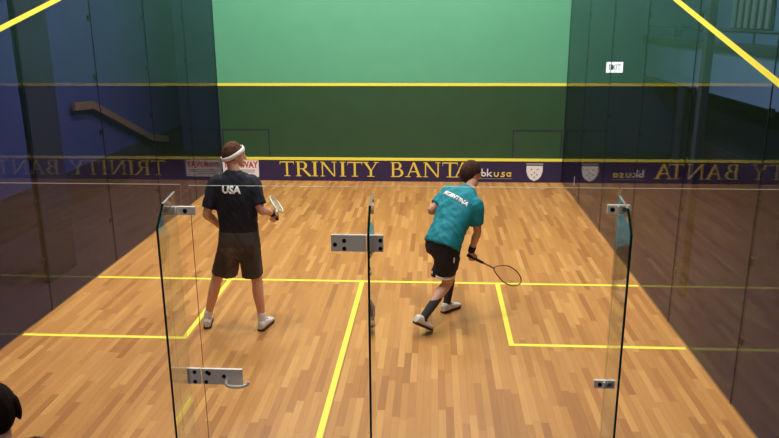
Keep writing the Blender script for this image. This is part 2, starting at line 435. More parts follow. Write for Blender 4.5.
# side walls of glass panels with slanting out lines
def side_wall(name, x0, x1, xin, label):
    W = bpy.data.objects.new(name, None); COL.objects.link(W); W.location = (x0, 0, 0); struct(W, label, 'wall')
    P = CL / 6
    for i in range(6):
        bm = bmesh.new(); box(bm, x0, x1, P * i + .004, P * (i + 1) - .004, 0.0, 5.3); obj('glass_panel', bm, M['side'], W)
    for i in range(1, 6):
        bm = bmesh.new(); box(bm, x0 + .002, x1 - .002, P * i - .004, P * i + .004, 0.0, 5.3)
        sm = obj('seam', bm, M['seam'], W)
        for z in (.55, 1.2, 1.66, 2.32, 3.0, 3.7):
            bm = bmesh.new(); s = -1 if xin > x0 + .006 else 1
            xo = x0 if s < 0 else x1
            box(bm, min(xo, xo + s * .02), max(xo, xo + s * .02), P * i - .035, P * i + .035, z - .03, z + .03)
            obj('patch_fitting', bm, M['seam'], sm, bevel=.003)
    bm = bmesh.new(); d = V((.004 if xin < 3 else -.004, 0, 0)); s = (4.57 - 2.13) / CL
    prism(bm, [V((xin, 0, 2.13)), V((xin, CL, 4.57)), V((xin, CL, 4.62)), V((xin, 0, 2.18))], d)
    obj('out_line', bm, M['yellow'], W)
    return W
side_wall('wall_left', -.014, -.002, -.0015, 'left side wall of clear glass panels with a slanting yellow line')
side_wall('wall_right', CW + .002, CW + .014, CW + .0015, 'right side wall of clear glass panels with a slanting yellow line')

# glass back wall, door and fins (outer face at y = -0.012)
def pane(name, x0, x1, z0, z1, parent, side_mi=2):
    bm = bmesh.new()
    for f in box(bm, x0, x1, -.012, 0, z0, z1):
        f.normal_update(); n = f.normal
        if abs(n.z) > .9: f.material_index = 1
        elif abs(n.x) > .9: f.material_index = side_mi
    return obj(name, bm, [M['pane'], M['topedge'], M['gap']], parent)
WB = bpy.data.objects.new('wall_back', None); COL.objects.link(WB); struct(WB, 'clear glass back wall of the court on both sides of its door', 'wall')
pane('glass_pane', 0.0, 2.665, 0.004, 2.13, WB, 0); pane('glass_pane', 3.668, 4.980, 0.004, 2.13, WB, 0); pane('glass_pane', 4.990, 6.4, 0.004, 2.13, WB, 1)
DR = bpy.data.objects.new('door_1', None); COL.objects.link(DR); DR.location = (2.71, -.006, 0); struct(DR, 'clear glass court door between two glass fins', 'door')
pane('door_leaf', 2.712, 3.660, 0.012, 2.125, DR)
YO = -.0125
def bolt(bm, x, z, y, r=.011): cyl(bm, (x, y, z), (x, y - .006, z), r, 14)
def plate_fit(name, parent, x0, x1, z0, z1, bolts, d=.018):
    bm = bmesh.new(); box(bm, x0, x1, YO - d, YO, z0, z1); o = obj(name, bm, M['steel'], parent, bevel=.003)
    for x, z in bolts:
        bm = bmesh.new(); bolt(bm, x, z, YO - d + .001); obj('bolt', bm, M['bolt'], o)
    return o
# upper hinge, lock plate with lever, strike
plate_fit('hinge_plate', DR, 3.475, 3.664, 1.772, 1.866, [(3.497, 1.812), (3.547, 1.834), (3.547, 1.79)])
lk = plate_fit('lock_plate', DR, 2.708, 2.945, 0.958, 1.056, [(2.732, 0.975), (2.742, 1.035), (2.838, 1.012), (2.752, 1.028)])
bm = bmesh.new()
limb(bm, [((2.858, YO - .012, 1.004), .009), ((2.856, YO - .045, .985), .009), ((2.872, YO - .055, .970), .009), ((2.93, YO - .055, .966), .009), ((2.975, YO - .05, .978), .008), ((2.985, YO - .045, .992), .008)], n=10)
obj('lever_handle', bm, M['white'], lk, smooth=True)
plate_fit('strike_plate', WB, 2.622, 2.702, 0.958, 1.056, [(2.668, 0.975), (2.668, 1.035)])
plate_fit('hinge_plate', WB, 3.668, 3.757, 1.772, 1.866, [(3.742, 1.838), (3.742, 1.792)])

def fin(label, x, brackets):
    F = thing('glass_fin', label, 'glass fin', (x, -.013, 0), 'glass fins along the back wall')
    bm = bmesh.new(); t = .006; y1 = -.0135
    prof = [(y1, .004), (y1, 2.092), (-.19, 2.07), (-.292, 1.965), (-.292, .004)]
    prism(bm, [V((x - t, y, z)) for y, z in prof], V((2 * t, 0, 0)), 1, 0)
    bm.faces.ensure_lookup_table()
    for f in bm.faces:                       # the edge against the wall and the far top edge stay pale
        f.normal_update()
        c = f.calc_center_median()
        if abs(f.normal.x) < .5 and c.z > 2.07: f.material_index = 2
        elif abs(f.normal.x) < .5 and abs(c.y - y1) < .004: f.material_index = 0
    obj('fin_blade', bm, [M['fin'], M['edge'], M['topedge']], F)
    for (x0, x1, z0, z1, bolts) in brackets:
        bm = bmesh.new(); d = .02
        box(bm, x0, x1, YO - d, YO - .0005, z0, z1)
        o = obj('bracket', bm, M['steel'], F, bevel=.003)
        bm = bmesh.new()
        for s in (-1, 1): box(bm, x + s * .0065 if s > 0 else x - .0125, x + .0125 if s > 0 else x - .0065, YO - .038, YO - d, z0 + .004, z1 - .004)
        obj('clamp_cheek', bm, M['steel'], o)
        for bx, bz in bolts:
            bm = bmesh.new(); bolt(bm, bx, bz, YO - d + .001, .012); obj('bolt', bm, M['bolt'], o)
    return F
fin('tall clear glass fin with green edge beside the door lock plate', 2.632, [(2.615, 2.744, 1.966, 2.013, [(2.69, 1.99)])])
fin('tall clear glass fin seen edge-on at the long steel hinge plate', 3.702, [])
fin('tall clear glass fin right of the door with two small steel clamps', 4.985,
    [(4.925, 5.040, 1.998, 2.046, [(4.949, 2.022), (5.015, 2.022)]), (4.925, 5.040, .995, 1.043, [(4.955, 1.02), (5.015, 1.02)])])

# ------------------------------------------------------------------ the hall outside
def wall(name, x0, x1, y0, y1, z0, z1, m, label):
    bm = bmesh.new(); box(bm, x0, x1, y0, y1, z0, z1); return struct(obj(name, bm, m), label, 'wall')
wall('wall_hall_left', -2.1, -1.9, -6.5, 13.0, 0, 7, M['bluewall'], 'blue hall wall behind the left glass wall')
wall('wall_hall_end', -2.1, 9.6, 13.0, 13.2, 0, 7, M['bluewall'], 'blue hall wall far behind the front wall')
wall('wall_hall_back', -2.1, 9.6, -6.7, -6.5, 0, 7, M['darkwall'], 'dark hall wall behind the spectators')
wall('wall_hall_right', 9.4, 9.6, -6.5, 13.0, 0, 7, M['darkwall'], 'dark navy hall wall behind the right glass wall')
bm = bmesh.new(); box(bm, -2.1, 9.6, -6.7, 13.2, 7, 7.15); struct(obj('ceiling', bm, M['ceil']), 'dark ceiling over the hall', 'ceiling')
for nm, x0, x1 in (('dark_strip_1', -1.9, -1.885), ('dark_strip_2', 9.385, 9.4)):  # made-up strips that keep the lit foot of the hall walls dark
    bm = bmesh.new(); box(bm, x0, x1, -6.5, 13.0, 0, .6)
    struct(obj(nm, bm, M['foot_dark']), 'dark strip added to darken the foot of the hall wall', 'dark strip')
# gallery along the right: parapet, edge beam, upper wall with a slatted window
G = thing('gallery', 'blue-grey gallery parapet and dark beam behind the right glass wall', 'gallery', (8.7, 6, 1.72))
bm = bmesh.new(); box(bm, 8.6, 8.75, -2, 12.99, 1.75, 2.45); obj('parapet', bm, M['palewall'], G)
bm = bmesh.new(); box(bm, 8.54, 8.8, -2, 12.99, 2.45, 2.58); obj('coping', bm, M['beam'], G)
bm = bmesh.new(); box(bm, 8.75, 9.399, -2, 12.99, 1.68, 1.78); obj('gallery_floor', bm, M['beam'], G)
bm = bmesh.new()
cyl(bm, (8.66, -2, 2.76), (8.66, 12.98, 2.76), .025, 10)
for i in range(9): cyl(bm, (8.66, -1.5 + 1.8 * i, 2.57), (8.66, -1.5 + 1.8 * i, 2.76), .018, 8)
obj('rail', bm, M['beam'], G)
for i in range(3):
    bm = bmesh.new(); cyl(bm, (8.68, 1.2 + 4.6 * i, 0), (8.68, 1.2 + 4.6 * i, 1.75), .09, 16); obj('support_post', bm, M['pillar'], G)
bm = bmesh.new(); box(bm, 9.38, 9.398, -2, 12.99, 1.79, 7.0 - .01); struct(obj('wall_gallery', bm, M['palewall']), 'blue-grey upper wall above the gallery on the right', 'wall')
WN = bpy.data.objects.new('window_1', None); COL.objects.link(WN); WN.location = (9.37, 9.4, 3.0); struct(WN, 'slatted window above the gallery at upper right', 'window')
bm = bmesh.new(); box(bm, 9.36, 9.379, 8.55, 10.25, 2.75, 4.05); obj('window_opening', bm, M['beam'], WN)
for i in range(6):
    bm = bmesh.new(); box(bm, 9.335, 9.359, 8.68 + .28 * i, 8.80 + .28 * i, 2.78, 4.02); obj('slat', bm, M['slat'], WN)
# dark pillars just outside the glass
for x0, x1, y0, y1, lb in ((-.52, -.44, 4.05, 4.70, 'broad dark pillar just outside the left glass wall'),
                           (6.75, 6.83, 3.98, 4.10, 'slim dark post just outside the right glass wall')):
    bm = bmesh.new(); box(bm, x0, x1, y0, y1, 0, 6.99)
    tag(obj('pillar', bm, M['pillar'], loc=((x0 + x1) / 2, (y0 + y1) / 2, 0), bevel=.01), lb, 'pillar')
# handrail on the left hall wall, stepping down beside a stair
HR = thing('handrail', 'brown sloping stair handrail on the blue wall at left', 'handrail', (-1.85, 9.2, .5))
bm = bmesh.new()
pts = [(-1.8, 7.78, 1.62), (-1.8, 8.42, 1.58), (-1.8, 10.92, .62), (-1.8, 11.8, .45)]
def slab(bm, a, b, w, h):
    a, b = V(a), V(b); u = V((0, 0, 1)); n = V((1, 0, 0))
    prism(bm, [a - u * h / 2 - n * w / 2, b - u * h / 2 - n * w / 2, b + u * h / 2 - n * w / 2, a + u * h / 2 - n * w / 2], n * w)
for a, b in zip(pts, pts[1:]): slab(bm, a, b, .05, .13)
obj('rail', bm, M['rail'], HR)
for y, z in ((8.1, 1.6), (9.4, 1.2), (10.5, .78), (11.5, .5)):
    bm = bmesh.new(); cyl(bm, (-1.9, y, z), (-1.8, y, z), .02, 10); obj('wall_bracket', bm, M['rail'], HR)
# lit white sign on the far wall at right
SG = thing('exit_sign', 'small lit white sign on the far wall beyond the right glass', 'sign', (8.02, 12.99, 1.85))
SGX = 7.98
bm = bmesh.new(); box(bm, SGX - .19, SGX + .19, 12.93, 12.995, 1.78, 2.03); obj('housing', bm, M['beam'], SG, bevel=.006)
bm = bmesh.new(); box(bm, SGX - .18, SGX + .18, 12.922, 12.9295, 1.79, 2.02); obj('lit_face', bm, M['signlit'], SG)
bm = text_mesh('EXIT', .16, bold=.002)
bmesh.ops.transform(bm, matrix=Matrix.Translation((SGX, 12.919, 1.905)) @ Matrix.Rotation(PI / 2, 4, 'X') @ Matrix.Scale(.8, 4, (1, 0, 0)), verts=bm.verts)
obj('lettering', bm, mat('pale_red_letter', srgb(236, 170, 176), .6), SG)
# small white tag stuck to the outside of the right glass wall near its front corner
bm = bmesh.new(); box(bm, CW + .0142, CW + .0172, 8.545, 8.605, .215, .365)
tag(obj('glass_tag', bm, M['white'], loc=(CW + .0157, 8.575, .215)), 'small upright white tag on the right glass wall near the front corner', 'tag')

# ------------------------------------------------------------------ people
def head_parts(bm, c, R, F, U, s=1.0):
    """skull, jaw, nose, brow, ears as overlapping volumes; c is the middle of the head"""
    c = V(c)
    def skull(p):
        q = p.copy()
        if q.z < 0:
            k = -q.z; q.x *= 1 - .30 * k; q.y *= 1 - .06 * k
            if q.y < 0: q.y *= 1 - .35 * k
        return q
    blob(bm, c, (R * .077 * s, F * .098 * s, U * .122 * s), 28, 20, skull)
    P = lambda r, f, u: c + (R * r + F * f + U * u) * s
    limb(bm, [(P(0, .085, .020), .010 * s), (P(0, .104, -.008), .012 * s), (P(0, .114, -.028), .015 * s)], n=10, sub=2)      # nose
    for q in (-1, 1):
        blob(bm, P(q * .078, -.008, -.008), (R * .011 * s, F * .020 * s, U * .032 * s), 10, 8)                                 # ears
        blob(bm, P(q * .030, .082, .026), (R * .028 * s, F * .014 * s, U * .009 * s), 10, 8)                                  # brow
        blob(bm, P(q * .014, .112, -.030), (R * .009 * s, F * .010 * s, U * .008 * s), 8, 6)
    blob(bm, P(0, .084, -.086), (R * .028 * s, F * .022 * s, U * .022 * s), 12, 8)                                             # chin
    blob(bm, P(0, .092, -.060), (R * .026 * s, F * .012 * s, U * .012 * s), 12, 8)                                             # lips

def face_bits(root, c, R, F, U, s=1.0):
    c = V(c); P = lambda r, f, u: c + (R * r + F * f + U * u) * s
    for q in (-1, 1):
        bm = bmesh.new(); blob(bm, P(q * .031, .082, .006), (R * .013 * s, F * .010 * s, U * .008 * s), 12, 8)
        e = obj('eye', bm, M['eyew'], root, smooth=True)
        bm = bmesh.new(); blob(bm, P(q * .031, .0905, .006), (R * .006 * s, F * .003 * s, U * .006 * s), 10, 6); obj('iris', bm, M['bolt'], e, smooth=True)
    bm = bmesh.new(); blob(bm, P(0, .099, -.060), (R * .022 * s, F * .007 * s, U * .006 * s), 12, 8); obj('mouth', bm, M['lip'], root, smooth=True)

def hair_cap(root, c, R, F, U, m, s=1.0, low=-.045, vol=1.0, long=0.0):
    """cap of hair over crown, back and temples, leaving the face free"""
    bm = bmesh.new(); c = V(c)
    def f(p):
        q = p.copy()
        k = .025 * noise.noise(V((p.x * 7, p.y * 7, p.z * 3))); q *= 1 + k
        if q.z < 0:
            q.z *= .72 + long
            if q.y > -.1: q.y = q.y * .2 - .08 * (-p.z)        # drop away from the face
            q.x *= 1 - .20 * (-p.z) * (1 - min(1, long * 3))
        elif q.y > 0.3: q.y = .3 + (q.y - .3) * .85
        return q
    if long > .3:                                # loose lock falling past the right cheek
        limb(bm, [(c + (R * .07 + U * .04) * s, .034 * s), (c + (R * .086 + F * .01 - U * .02) * s, .024 * s), (c + (R * .094 + F * .012 - U * .060) * s, .008 * s)], n=12)
    blob(bm, c + U * .012 * s - F * .008 * s, (R * .086 * s * vol, F * .108 * s * vol, U * .122 * s * vol), 36, 26, f)
    return remesh('hair', bm, m, root, .005, 2)

def hand(bm, wrist, f, n, grip=0.0, side=1, s=1.0, thumb_close=None):
    """palm, four unequal fingers and a side thumb. f: wrist to knuckles, n: palm side; side +1 puts the thumb on f x n"""
    f = V(f).normalized(); n = V(n); n = (n - f * n.dot(f)).normalized(); t = f.cross(n) * side; w = V(wrist)
    P = lambda a, b, c: w + (f * a + t * b + n * c) * s
    blob(bm, P(.045, 0, 0), (f * .052 * s, t * .041 * s, n * .017 * s), 16, 12)
    blob(bm, P(.072, 0, 0), (f * .024 * s, t * .041 * s, n * .014 * s), 14, 10)
    blob(bm, P(.030, .022, .008), (f * .030 * s, t * .018 * s, n * .015 * s), 12, 8)
    for i, (off, ln) in enumerate(((.031, .94), (.0105, 1.05), (-.0105, .98), (-.031, .80))):
        a = 0; p = (.080 - .004 * abs(i - 1), off, 0); pts = [(P(*p), .0095 * s)]
        for sg, (l, c0, c1) in enumerate(((.044, .25, 1.25), (.027, .4, 1.5), (.021, .3, .9))):
            a += c0 + (c1 - c0) * grip
            p = (p[0] + l * ln * math.cos(a), p[1] * (1.03 if grip < .5 else .99), p[2] + l * ln * math.sin(a))
            pts.append((P(*p), (.0088, .0082, .0072)[sg] * s))
        limb(bm, pts, n=10, sub=2)
    g = grip
    limb(bm, [(P(.018, .026, .004), .013 * s), (P(.048, .050 - .012 * g, .012 + .012 * g), .0115 * s),
              (P(.072, .056 - .028 * g, .018 + .028 * g), .0100 * s), (P(.092, .054 - .045 * g, .022 + .030 * g), .0085 * s)], n=10, sub=2)

def shoe(root, heel, toe, roll_up=0.0, s=1.0):
    """low trainer: upper with laces, and a dark sole"""
    heel, toe = V(heel), V(toe); f = (toe - heel).normalized(); L = (toe - heel).length
    u = V((0, 0, 1)); u = (u - f * u.dot(f)).normalized(); r = f.cross(u)
    rows = [(.0, .028, .062), (.06, .036, .082), (.2, .040, .088), (.36, .040, .078), (.55, .044, .058), (.75, .047, .046), (.9, .040, .036), (1.0, .018, .022)]
    bm = bmesh.new(); rings = []
    for t, hw, hh in rows:
        c = heel + f * L * t; z0 = .018; rg = []
        for j in range(18):
            a = 2 * PI * j / 18; cc, ss = math.cos(a), math.sin(a)
            rg.append(c + r * hw * math.copysign(abs(cc) ** .75, cc) + u * (z0 + hh / 2 + hh / 2 * math.copysign(abs(ss) ** .75, ss)))
        rings.append(rg)
    loft(bm, rings)
    up = remesh('shoe', bm, M['shoe'], root, .006, 2)
    bm = bmesh.new()
    out = [(.0, .026), (.06, .038), (.25, .041), (.5, .042), (.75, .050), (.9, .042), (1.0, .018)]
    pts = [heel + f * L * t + r * w for t, w in out] + [heel + f * L * t - r * w for t, w in out[::-1]]
    prism(bm, pts, u * .024); obj('sole', bm, M['sole'], up, bevel=.006)
    bm = bmesh.new()
    for t in (.42, .5, .58):
        hh = .058 + (.55 - t) * .12
        limb(bm, [(heel + f * L * t - r * .024 + u * (.012 + hh), .004), (heel + f * L * t + u * (.022 + hh), .004), (heel + f * L * t + r * .024 + u * (.012 + hh), .004)], n=6, sub=2)
    obj('laces', bm, M['grey'], up, smooth=True)
    return up

def leg_body(bm, hip, knee, ankle, toe, s=1.0):
    hip, knee, ankle, toe = V(hip), V(knee), V(ankle), V(toe)
    a = hip.lerp(knee, .45); b = knee.lerp(ankle, .3); c = knee.lerp(ankle, .72)
    back = (ankle - knee).normalized(); fw = (toe - ankle); fw.z = 0; fw.normalize()
    limb(bm, [(hip, .088 * s), (a, .078 * s), (knee.lerp(hip, .12), .058 * s), (knee, .053 * s), (b - fw * .012, .054 * s), (c, .040 * s), (ankle, .034 * s)], n=18)
    limb(bm, [(ankle - fw * .02 - V((0, 0, .035)), .026 * s), (ankle.lerp(toe, .45) - V((0, 0, .018)), .022 * s), (ankle.lerp(toe, .8) - V((0, 0, .002)), .018 * s)], n=12)

def arm_body(bm, sh, el, wr, s=1.0):
    sh, el, wr = V(sh), V(el), V(wr)
    limb(bm, [(sh, .056 * s), (sh.lerp(el, .4), .050 * s), (el, .040 * s), (el.lerp(wr, .3), .041 * s), (el.lerp(wr, .75), .030 * s), (wr, .026 * s)], n=16)
    limb(bm, [(wr, .026 * s), (wr + (wr - el).normalized() * .02, .026 * s)], n=12, sub=2)

def on_surface(bm, target, origin, xaxis, yaxis, normal, lift=.003):
    """lays flat lettering onto a garment: letter plane at origin, dropped along -normal"""
    me = target.data; off = base_of(target)
    bv = BVHTree.FromPolygons([v.co + off for v in me.vertices], [p.vertices[:] for p in me.polygons])
    bmesh.ops.triangulate(bm, faces=bm.faces)
    bmesh.ops.subdivide_edges(bm, edges=[e for e in bm.edges if e.calc_length() > .02], cuts=2)
    for v in bm.verts:
        p = V(origin) + V(xaxis) * v.co.x + V(yaxis) * v.co.y
        h = bv.ray_cast(p + V(normal) * .3, -V(normal))
        v.co = (h[0] + V(normal) * lift) if h[0] else p

def solid(o, t=.003):
    m = o.modifiers.new('solid', 'SOLIDIFY'); m.thickness = t; m.offset = 0

# ---- left player: navy shirt, charcoal shorts, white headband, seen from behind, head turned right
P1 = thing('person', 'person in navy shirt, charcoal shorts and white headband standing with back turned', 'person', (2.05, 2.9, 0))
hc = V((2.136, 2.945, 1.738)); hU = V((.03, .05, 1)).normalized()
hF = V((.80, .60, .0)); hF = (hF - hU * hF.dot(hU)).normalized(); hR = hF.cross(hU)
X = V((1, 0, 0))
bm = bmesh.new()
trunk(bm, [((2.165, 2.86, .86), X, .140, .095), ((2.165, 2.86, .96), X, .150, .10), ((2.163, 2.86, 1.10), X, .150, .100), ((2.155, 2.875, 1.28), X, .160, .105),
           ((2.148, 2.885, 1.42), X, .165, .100), ((2.142, 2.89, 1.51), X, .115, .070), ((2.138, 2.9, 1.575), X, .062, .058)])
limb(bm, [((2.138, 2.895, 1.53), .060), ((2.138, 2.91, 1.61), .056), (hc - hF * .02 - hU * .05, .056)], n=16)
head_parts(bm, hc, hR, hF, hU, 1.03)
arm_body(bm, (1.970, 2.885, 1.462), (1.882, 2.81, 1.205), (1.945, 2.985, 1.03)); arm_body(bm, (2.312, 2.885, 1.465), (2.402, 2.82, 1.245), (2.476, 2.985, 1.165))
hand(bm, (1.947, 2.995, 1.02), (.25, .62, -.70), (1, -.2, .3), .35, -1)
RD = V((-.22, .97, .03)).normalized()                       # racket direction
GP = V((2.497, 3.06, 1.118))                                # middle of the fist
hand(bm, (2.480, 2.995, 1.158), (.12, .45, -.72), (-.75, .35, .3), .95, 1)
leg_body(bm, (2.075, 2.86, .93), (1.905, 2.885, .51), (1.775, 2.915, .095), (1.72, 3.12, .03))
leg_body(bm, (2.255, 2.86, .93), (2.312, 2.875, .50), (2.338, 2.885, .095), (2.378, 3.08, .03))
remesh('body', bm, M['skin'], P1, .0045, 3)
face_bits(P1, hc, hR, hF, hU, 1.03)
hair_cap(P1, hc, hR, hF, hU, M['hair'], 1.03)
bm = bmesh.new()                                            # headband: high on the brow, low at the nape
bu = (hU * .87 - hF * .50).normalized(); bf = (hF - bu * hF.dot(bu)).normalized()
rings = []
for i in range(40):
    a = 2 * PI * i / 40
    ctr = hc + hU * .024 + bf * (-.008) + hR * (.098 * math.cos(a)) + bf * (.120 * math.sin(a))
    o = (hR * math.cos(a) + bf * math.sin(a)).normalized()
    rings.append([ctr + bu * .021 - o * .006, ctr + bu * .021 + o * .0, ctr + o * .004, ctr - bu * .021, ctr - bu * .021 - o * .006, ctr - o * .008])
vv = [[bm.verts.new(p) for p in r] for r in rings]
for i in range(40):
    a, b = vv[i], vv[(i + 1) % 40]
    for j in range(6): bm.faces.new((a[j], a[(j + 1) % 6], b[(j + 1) % 6], b[j]))
obj('headband', bm, M['band'], P1, smooth=True)
bm = bmesh.new()
trunk(bm, [((2.165, 2.86, 1.035), X, .186, .136), ((2.165, 2.86, 1.10), X, .180, .132), ((2.158, 2.868, 1.24), X, .192, .138), ((2.150, 2.878, 1.38), X, .208, .140),
           ((2.144, 2.885, 1.475), X, .204, .126), ((2.140, 2.89, 1.545), X, .150, .102), ((2.137, 2.893, 1.580), X, .098, .080), ((2.136, 2.898, 1.600), X, .074, .070)])
for sh, el, r0, r1 in (((1.972, 2.885, 1.470), (1.882, 2.81, 1.205), .084, .068), ((2.310, 2.885, 1.472), (2.402, 2.82, 1.245), .084, .068)):
    sh, el = V(sh), V(el); limb(bm, [(sh + V((.09 if sh.x < 2.1 else -.09, 0, .028)), .074), (sh, r0), (sh.lerp(el, .45), .075), (sh.lerp(el, .78), r1), (sh.lerp(el, .79), r1 - .004)], n=18, cap=False)
TS = remesh('shirt', bm, M['tee'], P1, .007, 4, folds=.008)
bm = text_mesh('USA', .094, bold=.004)
on_surface(bm, TS, (2.146, 2.6, 1.462), (1.0, 0, -.03), (0, .1, 1), (0, -1, .1)); solid(obj('lettering', bm, M['white'], TS))
bm = bmesh.new()
trunk(bm, [((2.165, 2.86, 1.075), X, .178, .128), ((2.165, 2.86, .95), X, .194, .150), ((2.163, 2.86, .84), X, .200, .150), ((2.158, 2.86, .775), X, .18, .12)])
trunk(bm, [((2.085, 2.86, .92), X, .112, .125), ((2.055, 2.86, .79), X, .116, .125), ((2.015, 2.87, .67), X, .117, .122), ((1.995, 2.873, .585), X, .119, .122)])
trunk(bm, [((2.250, 2.86, .92), X, .110, .125), ((2.258, 2.86, .79), X, .104, .122), ((2.266, 2.868, .67), X, .096, .118), ((2.272, 2.87, .570), X, .094, .116)])
remesh('shorts', bm, M['short'], P1, .007, 4, folds=.008)
for (kn, an, toe) in (((1.905, 2.885, .51), (1.775, 2.915, .095), 0), ((2.312, 2.875, .50), (2.338, 2.885, .095), 0)):
    kn, an = V(kn), V(an); bm = bmesh.new()
    limb(bm, [(an.lerp(kn, .16), .043), (an.lerp(kn, .05), .042), (an - V((0, 0, .03)), .043)], n=16); obj('sock', bm, M['band'], P1, smooth=True)
shoe(P1, (1.790, 2.845, .0), (1.72, 3.135, .0)); shoe(P1, (2.330, 2.815, .0), (2.385, 3.10, .0))
bm = bmesh.new(); e, w_ = V((2.402, 2.82, 1.245)), V((2.476, 2.985, 1.165))
limb(bm, [(e.lerp(w_, .80), .034), (e.lerp(w_, .98), .033)], n=16, sub=2, cap=False); obj('wristband', bm, M['black'], P1, smooth=True)

def racket(label, grip_pos, d, facing, fm, sm=None):
    """squash racket: grip, shaft, teardrop frame, strings; d points to the head, facing is the string-bed normal"""
    d = V(d).normalized(); n = V(facing); n = (n - d * n.dot(d)).normalized(); s = d.cross(n); o = V(grip_pos) - d * .09
    Rk = thing('squash_racket', label, 'racket', o)
    P = lambda l, a, h=0: o + d * l + s * a + n * h
    bm = bmesh.new(); limb(bm, [(P(0, 0), .0175), (P(.02, 0), .0155), (P(.19, 0), .014)], n=12, sub=2); obj('grip', bm, M['grip'], Rk, smooth=True)
    bm = bmesh.new(); limb(bm, [(P(.19, 0), .0095), (P(.30, 0), .0085), (P(.335, 0), .009)], n=12, sub=2); obj('shaft', bm, fm, Rk, smooth=True)
    bm = bmesh.new(); N = 44; ctr = .515; pts = []
    for i in range(N):
        a = 2 * PI * i / N; l = ctr + .165 * math.cos(a); ww = .098 * math.sin(a)
        if math.cos(a) < -.2: ww *= 1 - .35 * ((-math.cos(a) - .2) / .8)
        if math.cos(a) < 0: l -= .02 * math.cos(a) ** 2
        pts.append((l, ww))
    vv = []
    for i in range(N):
        l, ww = pts[i]; l2, w2 = pts[(i + 1) % N]; l0, w0 = pts[i - 1]
        t = V((l2 - l0, w2 - w0, 0)).normalized(); on = V((-t.y, t.x, 0))
        vv.append([bm.verts.new(P(l + on.x * .006 * math.cos(b), ww + on.y * .006 * math.cos(b), .010 * math.sin(b))) for b in [2 * PI * q / 8 for q in range(8)]])
    for i in range(N):
        a, b = vv[i], vv[(i + 1) % N]
        for j in range(8): bm.faces.new((a[j], a[(j + 1) % 8], b[(j + 1) % 8], b[j]))
    obj('frame', bm, fm, Rk, smooth=True)
    bm = bmesh.new()
    def half(l):
        best = 0
        for i in range(N):
            (l1, w1), (l2, w2) = pts[i], pts[(i + 1) % N]
            if w1 >= 0 and w2 >= 0 and (l1 - l) * (l2 - l) <= 0 and l1 != l2: best = max(best, w1 + (w2 - w1) * (l - l1) / (l2 - l1))
        return best
    for k in range(19):
        l = .355 + .017 * k; hw = half(l)
        if hw > .01: cyl(bm, P(l, -hw), P(l, hw), .0008, 5)
    for k in range(-6, 7):
        a = .0145 * k; ls = [.34 + .0025 * q for q in range(140) if half(.34 + .0025 * q) > abs(a)]
        if ls: cyl(bm, P(ls[0], a), P(ls[-1], a), .0008, 5)
    obj('string_bed', bm, sm or M['strings'], Rk)
    return Rk
racket('pale squash racket held in the hand of the player in navy', GP, RD, (.72, .1, .6), M['frame'])

# ---- right player: teal shirt, black shorts, leaning forward to the right
P2 = thing('person', 'person in teal shirt and black shorts lunging forward with right arm lowered', 'person', (4.08, 3.15, 0))
hc = V((4.402, 3.63, 1.434)); lean = V((.42, .42, .80)).normalized()
hF = V((.80, .55, -.22)).normalized(); hU = V((.20, .16, 1)); hU = (hU - hF * hU.dot(hF)).normalized(); hR = hF.cross(hU)
XH = V((.72, -.69, -.05)); XS = V((.68, -.68, -.24))
bm = bmesh.new()
spine = [(4.10, 3.17, .74), (4.13, 3.20, .83), (4.185, 3.275, .965), (4.245, 3.37, 1.09), (4.315, 3.46, 1.20), (4.37, 3.52, 1.275), (4.405, 3.555, 1.32)]
dims = [(.145, .105), (.162, .118), (.145, .100), (.162, .112), (.155, .095), (.105, .070), (.062, .060)]
trunk(bm, [(spine[i], XH if i < 3 else XS, *dims[i]) for i in range(7)])
limb(bm, [((4.375, 3.53, 1.29), .058), ((4.415, 3.575, 1.36), .055), (hc - hF * .02 - hU * .05, .055)], n=16)
head_parts(bm, hc, hR, hF, hU, 1.05)
shR, elR, wrR = V((4.435, 3.345, 1.165)), V((4.470, 3.34, .905)), V((4.415, 3.395, .675))
shL, elL, wrL = V((4.195, 3.60, 1.235)), V((4.00, 3.48, 1.085)), V((4.17, 3.70, 1.02))
arm_body(bm, shR, elR, wrR); arm_body(bm, shL, elL, wrL)
RD2 = V((.76, .20, -.44)).normalized(); GP2 = V((4.452, 3.39, .600))
hand(bm, wrR + V((0, 0, -.012)), (.18, .05, -.95), (.30, .92, .15), .9, 1)
hand(bm, wrL, (.8, .55, -.1), (.2, -.3, -.9), .5, -1)
hipR, knR, anR = V((4.185, 3.135, .80)), V((4.170, 3.17, .405)), V((3.94, 2.83, .175))
hipL, knL, anL = V((4.065, 3.265, .80)), V((4.235, 3.58, .47)), V((4.178, 3.425, .10))
leg_body(bm, hipR, knR, anR, (4.02, 2.89, .03)); leg_body(bm, hipL, knL, anL, (4.30, 3.55, .03))
remesh('body', bm, M['skinb'], P2, .0045, 3)
face_bits(P2, hc, hR, hF, hU, 1.05)
hair_cap(P2, hc, hR, hF, hU, M['hairb'], 1.05, vol=1.05, long=.14)
bm = bmesh.new()
sd = [(.19, .150), (.188, .150), (.182, .138), (.196, .138), (.200, .130), (.128, .098), (.072, .070)]
ss = [(4.11, 3.18, .80), (4.135, 3.21, .86)] + spine[2:5] + [(4.362, 3.515, 1.265), (4.392, 3.545, 1.31)]
trunk(bm, [(ss[i], XH if i < 3 else XS, *sd[i]) for i in range(7)])
for sh, el in ((shR, elR), (shL, elL)): limb(bm, [(sh.lerp(V((4.31, 3.46, 1.22)), .5), .074), (sh, .086), (sh.lerp(el, .42), .080), (sh.lerp(el, .72), .072)], n=18, cap=False)
TS = remesh('shirt', bm, M['teal'], P2, .007, 4, folds=.008)
bm = text_mesh('ARGENTINA', .062, bold=.003)
nb = V((-.48, -.62, .62)).normalized(); xa = V((.68, -.68, -.22)); xa = (xa - nb * xa.dot(nb)).normalized(); ya = nb.cross(xa)
